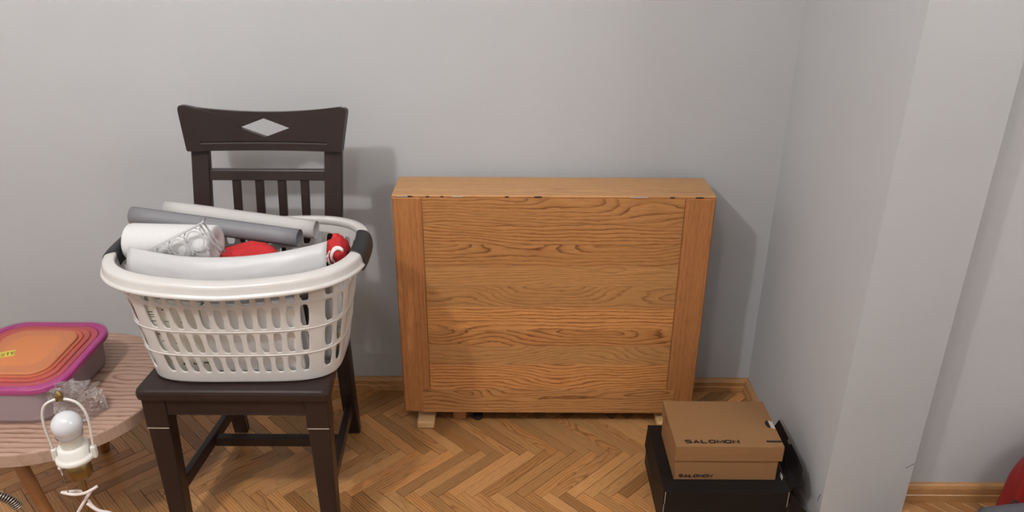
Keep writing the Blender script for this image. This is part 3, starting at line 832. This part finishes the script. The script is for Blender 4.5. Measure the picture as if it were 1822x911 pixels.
# ------------------------------------------------------------------ bare lamp
LX, LY = -.8155, -1.046
lp = thing('floor_lamp', (LX, LY, 0), 'shadeless brass floor lamp with opal bulb, white harp and wound cord', 'lamp')
def at_l(me): me.transform(Matrix.Translation((LX, LY, 0))); return me
link('base', at_l(lathe_me([(0,0),(.10,0),(.102,.004),(.10,.012),(.03,.018),(.008,.03),(0,.03)], 40)), M['brass'], lp, True)
link('pole', at_l(lathe_me([(.0048,.025),(.0048,.512)], 16)), M['brass'], lp, True)
link('socket_sleeve', at_l(lathe_me([(0,.508),(.0195,.508),(.0215,.510),(.0225,.551),(.0,.552)], 32)), M['brass'], lp, True)
link('socket_cup', at_l(lathe_me([(0,.549),(.032,.549),(.034,.551),(.034,.556),(.031,.559),(.027,.562),(.0265,.578),(.022,.580),(0,.580)], 36)), M['lampwhite'], lp, True)
bl = link('bulb', at_l(lathe_me([(.0185,.581),(.0185,.590),(.0205,.600),(.0232,.6075)]+[(.0268*math.cos(a), .6245+.0268*math.sin(a)) for a in [math.radians(-28+118*k/16) for k in range(16)]]+[(0,.6513)], 40)), M['bulb'], lp, True)
link('bulb_neck', at_l(lathe_me([(.0192,.580),(.0196,.590),(.0214,.600),(.0235,.6045)], 36)), M['bulbneck'], bl, True)
hp = [(-.0345,0,.556),(-.036,0,.585),(-.0385,0,.62),(-.0375,0,.648),(-.029,0,.669),(-.014,0,.679),(0,0,.681),(.014,0,.679),(.029,0,.669),(.0375,0,.648),(.0385,0,.62),(.036,0,.585),(.0345,0,.556)]
rz = Matrix.Rotation(math.radians(8), 4, 'Z')
hb = link('harp', at_l((lambda me: (me.transform(rz), me)[1])(tube_me(smoothline(hp, 5), .0024, 10))), M['lampwhite'], lp, True)
link('finial', at_l(lathe_me([(0,.680),(.007,.680),(.0072,.690),(.0055,.693),(.003,.698),(0,.700)], 20)), M['brass'], hb, True)
for s in (-1, 1):
    me = hexa(boxc(s*.0345-.005, s*.0345+.005, -.006, .006, .548, .574), .003, 2); me.transform(rz); link('harp_saddle', at_l(me), M['lampwhite'], lp)
# pull chain
cz = link('pull_bead', at_l(lathe_me([(0,.5385),(.0045,.5375),(.005,.535),(.0042,.532),(0,.531)], 14, (-.026,-.012,0))), M['cord'], lp, True)
link('pull_stem', at_l(lathe_me([(.0016,.518),(.0022,.532)], 10, (-.026,-.012,0))), M['cord'], lp, True)
v = []; 
bm = bmesh.new()
for k in range(40):
    bmesh.ops.create_icosphere(bm, subdivisions=1, radius=.0017, matrix=Matrix.Translation((LX-.026+.00008*k, LY-.012, .517-k*.0036)))
me = bpy.data.meshes.new('chain'); bm.to_mesh(me); bm.free(); o = link('pull_chain', me, M['brass'], lp, True)
cp = [(.030,-.006,.487),(.012,-.016,.480),(-.012,-.016,.475),(-.036,-.010,.4735),(-.038,-.004,.470),(-.012,.008,.460),(.012,-.010,.442),(.034,-.012,.424),(.046,-.008,.408),(.050,0,.385),(.030,.01,.35),(-.01,.012,.33),(-.03,-.01,.30),(-.01,-.02,.26),(.02,-.01,.22),(.015,.01,.15),(.03,.02,.06),(.12,.03,.006)]
link('cord', tube_me([Vector(p)+Vector((LX,LY,0)) for p in smoothline(cp, 6)], .0031, 8), M['cord'], lp, True)
cp = [(.010,.004,.470),(-.004,-.012,.448),(-.018,-.016,.425),(-.026,-.014,.40),(-.02,-.01,.36),(.01,-.012,.31)]
link('cord', tube_me([Vector(p)+Vector((LX,LY,0)) for p in smoothline(cp, 6)], .0031, 8), M['cord'], lp, True)
cp = [(.006,-.014,.452),(.024,-.016,.437),(.044,-.010,.424),(.052,-.004,.40)]
link('cord', tube_me([Vector(p)+Vector((LX,LY,0)) for p in smoothline(cp, 6)], .0031, 8), M['cord'], lp, True)

# ------------------------------------------------------------------ coiled gooseneck at the lower left
gn = thing('gooseneck_lamp', (-.95,-1.12,0), 'coiled grey metal gooseneck arching in at the lower left corner', 'gooseneck')
arc = smoothline([(-.985,-1.12,.30),(-.985,-1.12,.45),(-.972,-1.115,.500),(-.945,-1.108,.512),(-.922,-1.103,.500),(-.910,-1.10,.478)], 30)
pts = []; Lc = 0
for i in range(len(arc)-1):
    a, b = arc[i], arc[i+1]; d = (b-a); l = d.length; dn = d.normalized(); up = Vector((0,1,0)); s = dn.cross(up).normalized(); u2 = s.cross(dn)
    st = max(2, int(l/.00045))
    for k in range(st):
        an = (Lc+l*k/st)/.0042*2*math.pi; pts.append(a+d*(k/st)+s*(math.cos(an)*.0075)+u2*(math.sin(an)*.0075))
    Lc += l
link('coil', tube_me(pts, .0014, 5), M['steel'], gn, True)
link('core', tube_me(arc, .0062, 8), M['dark'], gn, True)
link('head_wire', tube_me(smoothline([(-.910,-1.10,.480),(-.905,-1.099,.462),(-.900,-1.098,.42),(-.90,-1.098,.36)], 6), .0022, 8), M['steel'], gn, True)
link('stand', tube_me([(-.985,-1.12,.001),(-.985,-1.12,.305)], .009, 12), M['steel'], gn, True)
link('base', lathe_me([(0,0.0002),(.07,.0002),(.07,.012),(.01,.02),(0,.02)], 32, (-.985,-1.12,0)), M['steel'], gn, True)

# ------------------------------------------------------------------ boxes
bb = thing('black_box', (.555,-.515,0), 'large black cardboard box with raised side flaps under the tan shoebox', 'box')
bx0, bx1, by0, by1, bz = .390, .712, -.652, -.380, .135
K_ = M['blackcard']
box('box_body', bx0, bx1, by0, by1, .0005, bz-.0025, K_, bb, .0015)
box('lid_panel', bx0-.001, bx1-.002, by0-.001, by1, bz-.0022, bz-.0002, K_, bb, .0006)
def panel(name, a, b, c, d, th=.0022, mat=K_, bev=.0004):
    a, b, c, d = map(Vector, (a,b,c,d)); nrm = (b-a).cross(d-a).normalized()*th
    return link(name, hexa([a,b,c,d,a+nrm,b+nrm,c+nrm,d+nrm], bev, 1), mat, bb)
def polypanel(name, pts, th, mat):
    pts = [Vector(p) for p in pts]; nrm = (pts[1]-pts[0]).cross(pts[-1]-pts[0]).normalized()*th; m = len(pts)
    f = [tuple(range(m-1,-1,-1)), tuple(range(m,2*m))]+[(k,(k+1)%m,m+(k+1)%m,m+k) for k in range(m)]
    return link(name, fixn(mesh(name, pts+[p+nrm for p in pts], f)), mat, bb)
# right side flap leans up against the wall
x0_, x1_ = bx1+.001, .757
polypanel('side_flap', [(x0_,-.640,bz-.003),(x1_-.022,-.648,.146),(x1_-.002,-.600,.161),(x1_,-.545,.164),(x1_,-.500,.163),(x1_-.004,-.497,.158),(x1_-.004,-.478,.158),(x1_,-.474,.163),(x1_,-.392,.163),(x0_+.008,-.420,bz-.003)], .002, K_)
polypanel('front_side_flap', [(bx1+.001,-.656,.020),(.742,-.690,.030),(.744,-.700,.105),(bx1+.001,-.656,.130)], .002, K_)
polypanel('left_flap', [(bx0-.001,-.645,bz-.001),(bx0-.0125,-.55,bz-.045),(bx0-.0125,-.42,bz-.04),(bx0-.001,-.384,bz-.001)], .0018, K_)
# tuck front: panel with pale cut edges
box('front_panel', bx0+.004, bx1-.006, by0-.0035, by0-.0012, .004, bz-.001, K_, bb, .0006)
for x, z0, z1 in ((bx0+.0025,.095,bz-.002),(bx0+.001,.01,.092),(bx1-.006,.085,bz-.002)):
    box('cut_edge', x, x+.0012, by0-.004, by0-.0032, z0, z1, M['cut_edge'], bb)
box('cut_edge', .700, .7015, -.612, -.596, bz+.0005, bz+.012, M['cut_edge'], bb)

sb = thing('shoebox', (.555,-.52,bz), 'tan kraft shoebox with black lettering sitting on the black box', 'shoebox')
sx0, sx1, sy0, sy1, sz0, sz1 = .4185, .6865, -.6125, -.4205, bz+.0002, .2445
lidz = .199
KR = M['kraft']
box('box_body', sx0+.002, sx1-.003, sy0+.002, sy1-.002, sz0, sz1-.004, KR, sb, .001)
GLY = {'S': [[(1,.86),(.86,1),(.14,1),(0,.88),(0,.66),(.14,.55),(.86,.45),(1,.34),(1,.12),(.86,0),(.14,0),(0,.14)]],
       'A': [[(0,-.1),(.5,1.0),(1,-.1)], [(.2,.24),(.8,.24)]], 'L': [[(0,1.1),(0,0),(1.08,0)]],
       'O': [[(.22,0),(.78,0),(1,.22),(1,.78),(.78,1),(.22,1),(0,.78),(0,.22),(.22,0),(.5,0)]],
       'M': [[(0,-.1),(0,1.0),(.5,.22),(1,1.0),(1,-.1)]], 'N': [[(0,-.1),(0,1.0),(1,0),(1,1.1)]]}
def lettering(mw, h, wl, total, shear, parent):
    n = 7; pit = total/n; st = h*.27; v = []; f = []
    for i, chh in enumerate('SALOMON'):
        lw = pit*.88*(1.06 if chh == 'M' else .95 if chh == 'L' else 1.)-st; x0 = i*pit+st/2
        for ln in GLY[chh]:
            pts = [Vector((x0+p[0]*lw, st/2+p[1]*(h-st))) for p in ln]; b0 = len(v); m = len(pts)
            for k, p in enumerate(pts):
                d0 = (pts[k]-pts[k-1]).normalized() if k else (pts[1]-pts[0]).normalized()
                d1 = (pts[k+1]-pts[k]).normalized() if k < m-1 else d0
                t_ = (d0+d1); t_ = t_.normalized() if t_.length > .2 else d0
                nn = Vector((-t_.y, t_.x)); sc = min(1.6, 1/max(.3, nn.dot(Vector((-d0.y, d0.x)))))
                wv_ = st/2*(1.25 if abs(nn.x) > .7 else .9)
                for sg in (-1, 1):
                    q = p+nn*(sg*wv_*sc); q.y = min(h, max(0, q.y))
                    for zz in (0, .0003): v.append(mw @ Vector((q.x+q.y*shear, q.y, zz)))
            for k in range(m-1):
                a = b0+k*4; b = a+4
                f += [(a+1,b+1,b+3,a+3),(a,a+2,b+2,b),(a,b,b+1,a+1),(a+2,a+3,b+3,b+2)]
            e = b0+(m-1)*4; f += [(b0,b0+1,b0+3,b0+2),(e,e+2,e+3,e+1)]
    me = mesh('lettering', v, f); bm = bmesh.new(); bm.from_mesh(me); bmesh.ops.recalc_face_normals(bm, faces=bm.faces); bm.to_mesh(me); bm.free()
    return link('lettering', me, M['ink'], parent)
def lidpart():
    v = []
    x0, x1, y0, y1 = sx0-.0015, sx1+.0045, sy0-.003, sy1+.002
    ld = link('lid', hexa(boxc(x0,x1,y0,y1,sz1-.003,sz1), .0008), KR, sb)
    box('lid_front', x0, x1, y0, y0+.002, lidz, sz1-.0028, KR, ld, .0004)
    box('lid_back', x0, x1, y1-.002, y1, lidz, sz1-.0028, KR, ld, .0004)
    box('lid_side', x0, x0+.002, y0+.002, y1-.002, lidz, sz1-.0028, KR, ld, .0004)
    box('lid_side', x1-.002, x1, y0+.002, y1-.002, lidz, sz1-.0028, KR, ld, .0004)
    # thumb notch on the right edge, slot on the left side, dark tab on the right
    n_ = 12; c = (x1-.012, -.522); pts = [(c[0]+.0+(-.011)*math.sin(math.pi*k/n_), c[1]+.0165*math.cos(math.pi*k/n_), sz1+.0003) for k in range(n_+1)]
    v = pts+[(p[0],p[1],p[2]+.0002) for p in pts]; m = len(pts)
    link('thumb_notch', fixn(mesh('tn', v, [tuple(range(m-1,-1,-1)), tuple(range(m,2*m))]+[(k,(k+1)%m,m+(k+1)%m,m+k) for k in range(m)])), M['ink'], ld)
    pts = [(c[0]+.0004,c[1]-.0165),(c[0]+.0105,c[1]-.020),(c[0]+.0105,c[1]+.012),(c[0]+.0004,c[1]+.0165)]
    link('notch_lining', hexa([(p[0],p[1],sz1+.0002) for p in pts]+[(p[0],p[1],sz1+.0004) for p in pts]), M['cut_edge'], ld)
    box('dark_tab', x1-.040, x1-.001, -.5975, -.5905, sz1+.0002, sz1+.0006, M['ink'], ld)
    box('side_slot', x0-.0006, x0-.0001, -.500, -.462, .222, .2255, M['ink'], ld)
    # embossed line and shade print along the lid front
    box('shade_line', x0+.014, x1-.012, y0-.0004, y0-.0001, .2195, .2203, M['kraft_line'], ld)
    T = Matrix.Translation((x1-.047, y0-.0004, .209)) @ Matrix.Rotation(math.pi/2, 4, 'X')
    for k in range(5): box('shade_mark', x1-.048+k*.0068, x1-.0435+k*.0068, y0-.0004, y0-.0001, .2085, .2125, M['kraft_line'], ld)
    lettering(Matrix.Translation((x0+.0262, -.6030, sz1+.0002)), .0150, .0186, .1410, 0, ld)
lidpart()
lettering(Matrix.Translation((sx0+.0135, sy0+.0018, bz+.0075)) @ Matrix.Rotation(math.pi/2,4,'X'), .0105, .0118, .0880, .28, sb)
box('corner_cut', sx0+.0014, sx0+.0024, sy0+.0016, sy0+.0021, bz+.004, bz+.028, M['ink'], sb)

# ------------------------------------------------------------------ lower right corner
def bagmesh():
    v = []; f = []; n, m = 48, 26
    for j in range(m+1):
        h = j/m
        for i in range(n):
            a = 2*math.pi*i/n
            rx = .135*(1-.75*max(0,h-.55)**1.3); ry = .062*(1-.45*max(0,h-.3))
            if h < .12: rx *= .9+.8*h; ry *= .9+.8*h
            if h > .9: k2 = math.sqrt(max(0, 1-((h-.9)/.1)**2)); rx *= .35+.65*k2; ry *= .2+.8*k2
            k = 1+.07*noise.noise(Vector((math.cos(a)*2, math.sin(a)*2, h*3)))+.03*math.sin(a*7+h*5)
            v.append((1.412+rx*k*math.cos(a)+.03*h, -.618+ry*k*math.sin(a), .001+.30*h))
    for j in range(m):
        for i in range(n): f.append((j*n+i, j*n+(i+1)%n, (j+1)*n+(i+1)%n, (j+1)*n+i))
    f += [tuple(range(n-1,-1,-1)), tuple(m*n+i for i in range(n))]
    return fixn(mesh('bag', v, f))
o = link('red_bag', bagmesh(), M['redbag'], None, True); tag(o, 'slouching shiny red bag on the floor by the right-hand skirting', 'bag')
gb = thing('grey_pouch', (1.42,-.82,0), 'dark grey fabric pouch lying in front of the red bag', 'pouch')
def pouch():
    v = []; f = []; n, m = 24, 16
    for j in range(m+1):
        for i in range(n+1):
            x = i/n; y = j/m
            e = min(1, 12*min(x,1-x))**.4*min(1, 12*min(y,1-y))**.4
            v.append((1.128+.48*x, -.95+.262*y+.005*x, .003+(.142+.045*x)*e+.01*noise.noise(Vector((x*4,y*3,2)))*e))
    for j in range(m):
        for i in range(n): f.append((j*(n+1)+i, j*(n+1)+i+1, (j+1)*(n+1)+i+1, (j+1)*(n+1)+i))
    # underside
    f.append((0, m*(n+1), m*(n+1)+n, n))
    return mesh('pouch', v, f)
link('fabric', pouch(), M['greycloth'], gb, True)
link('zip_pull', tube_me([(1.225,-.72,.153),(1.238,-.712,.164),(1.248,-.72,.155)], .003, 6), M['dark'], gb, True)
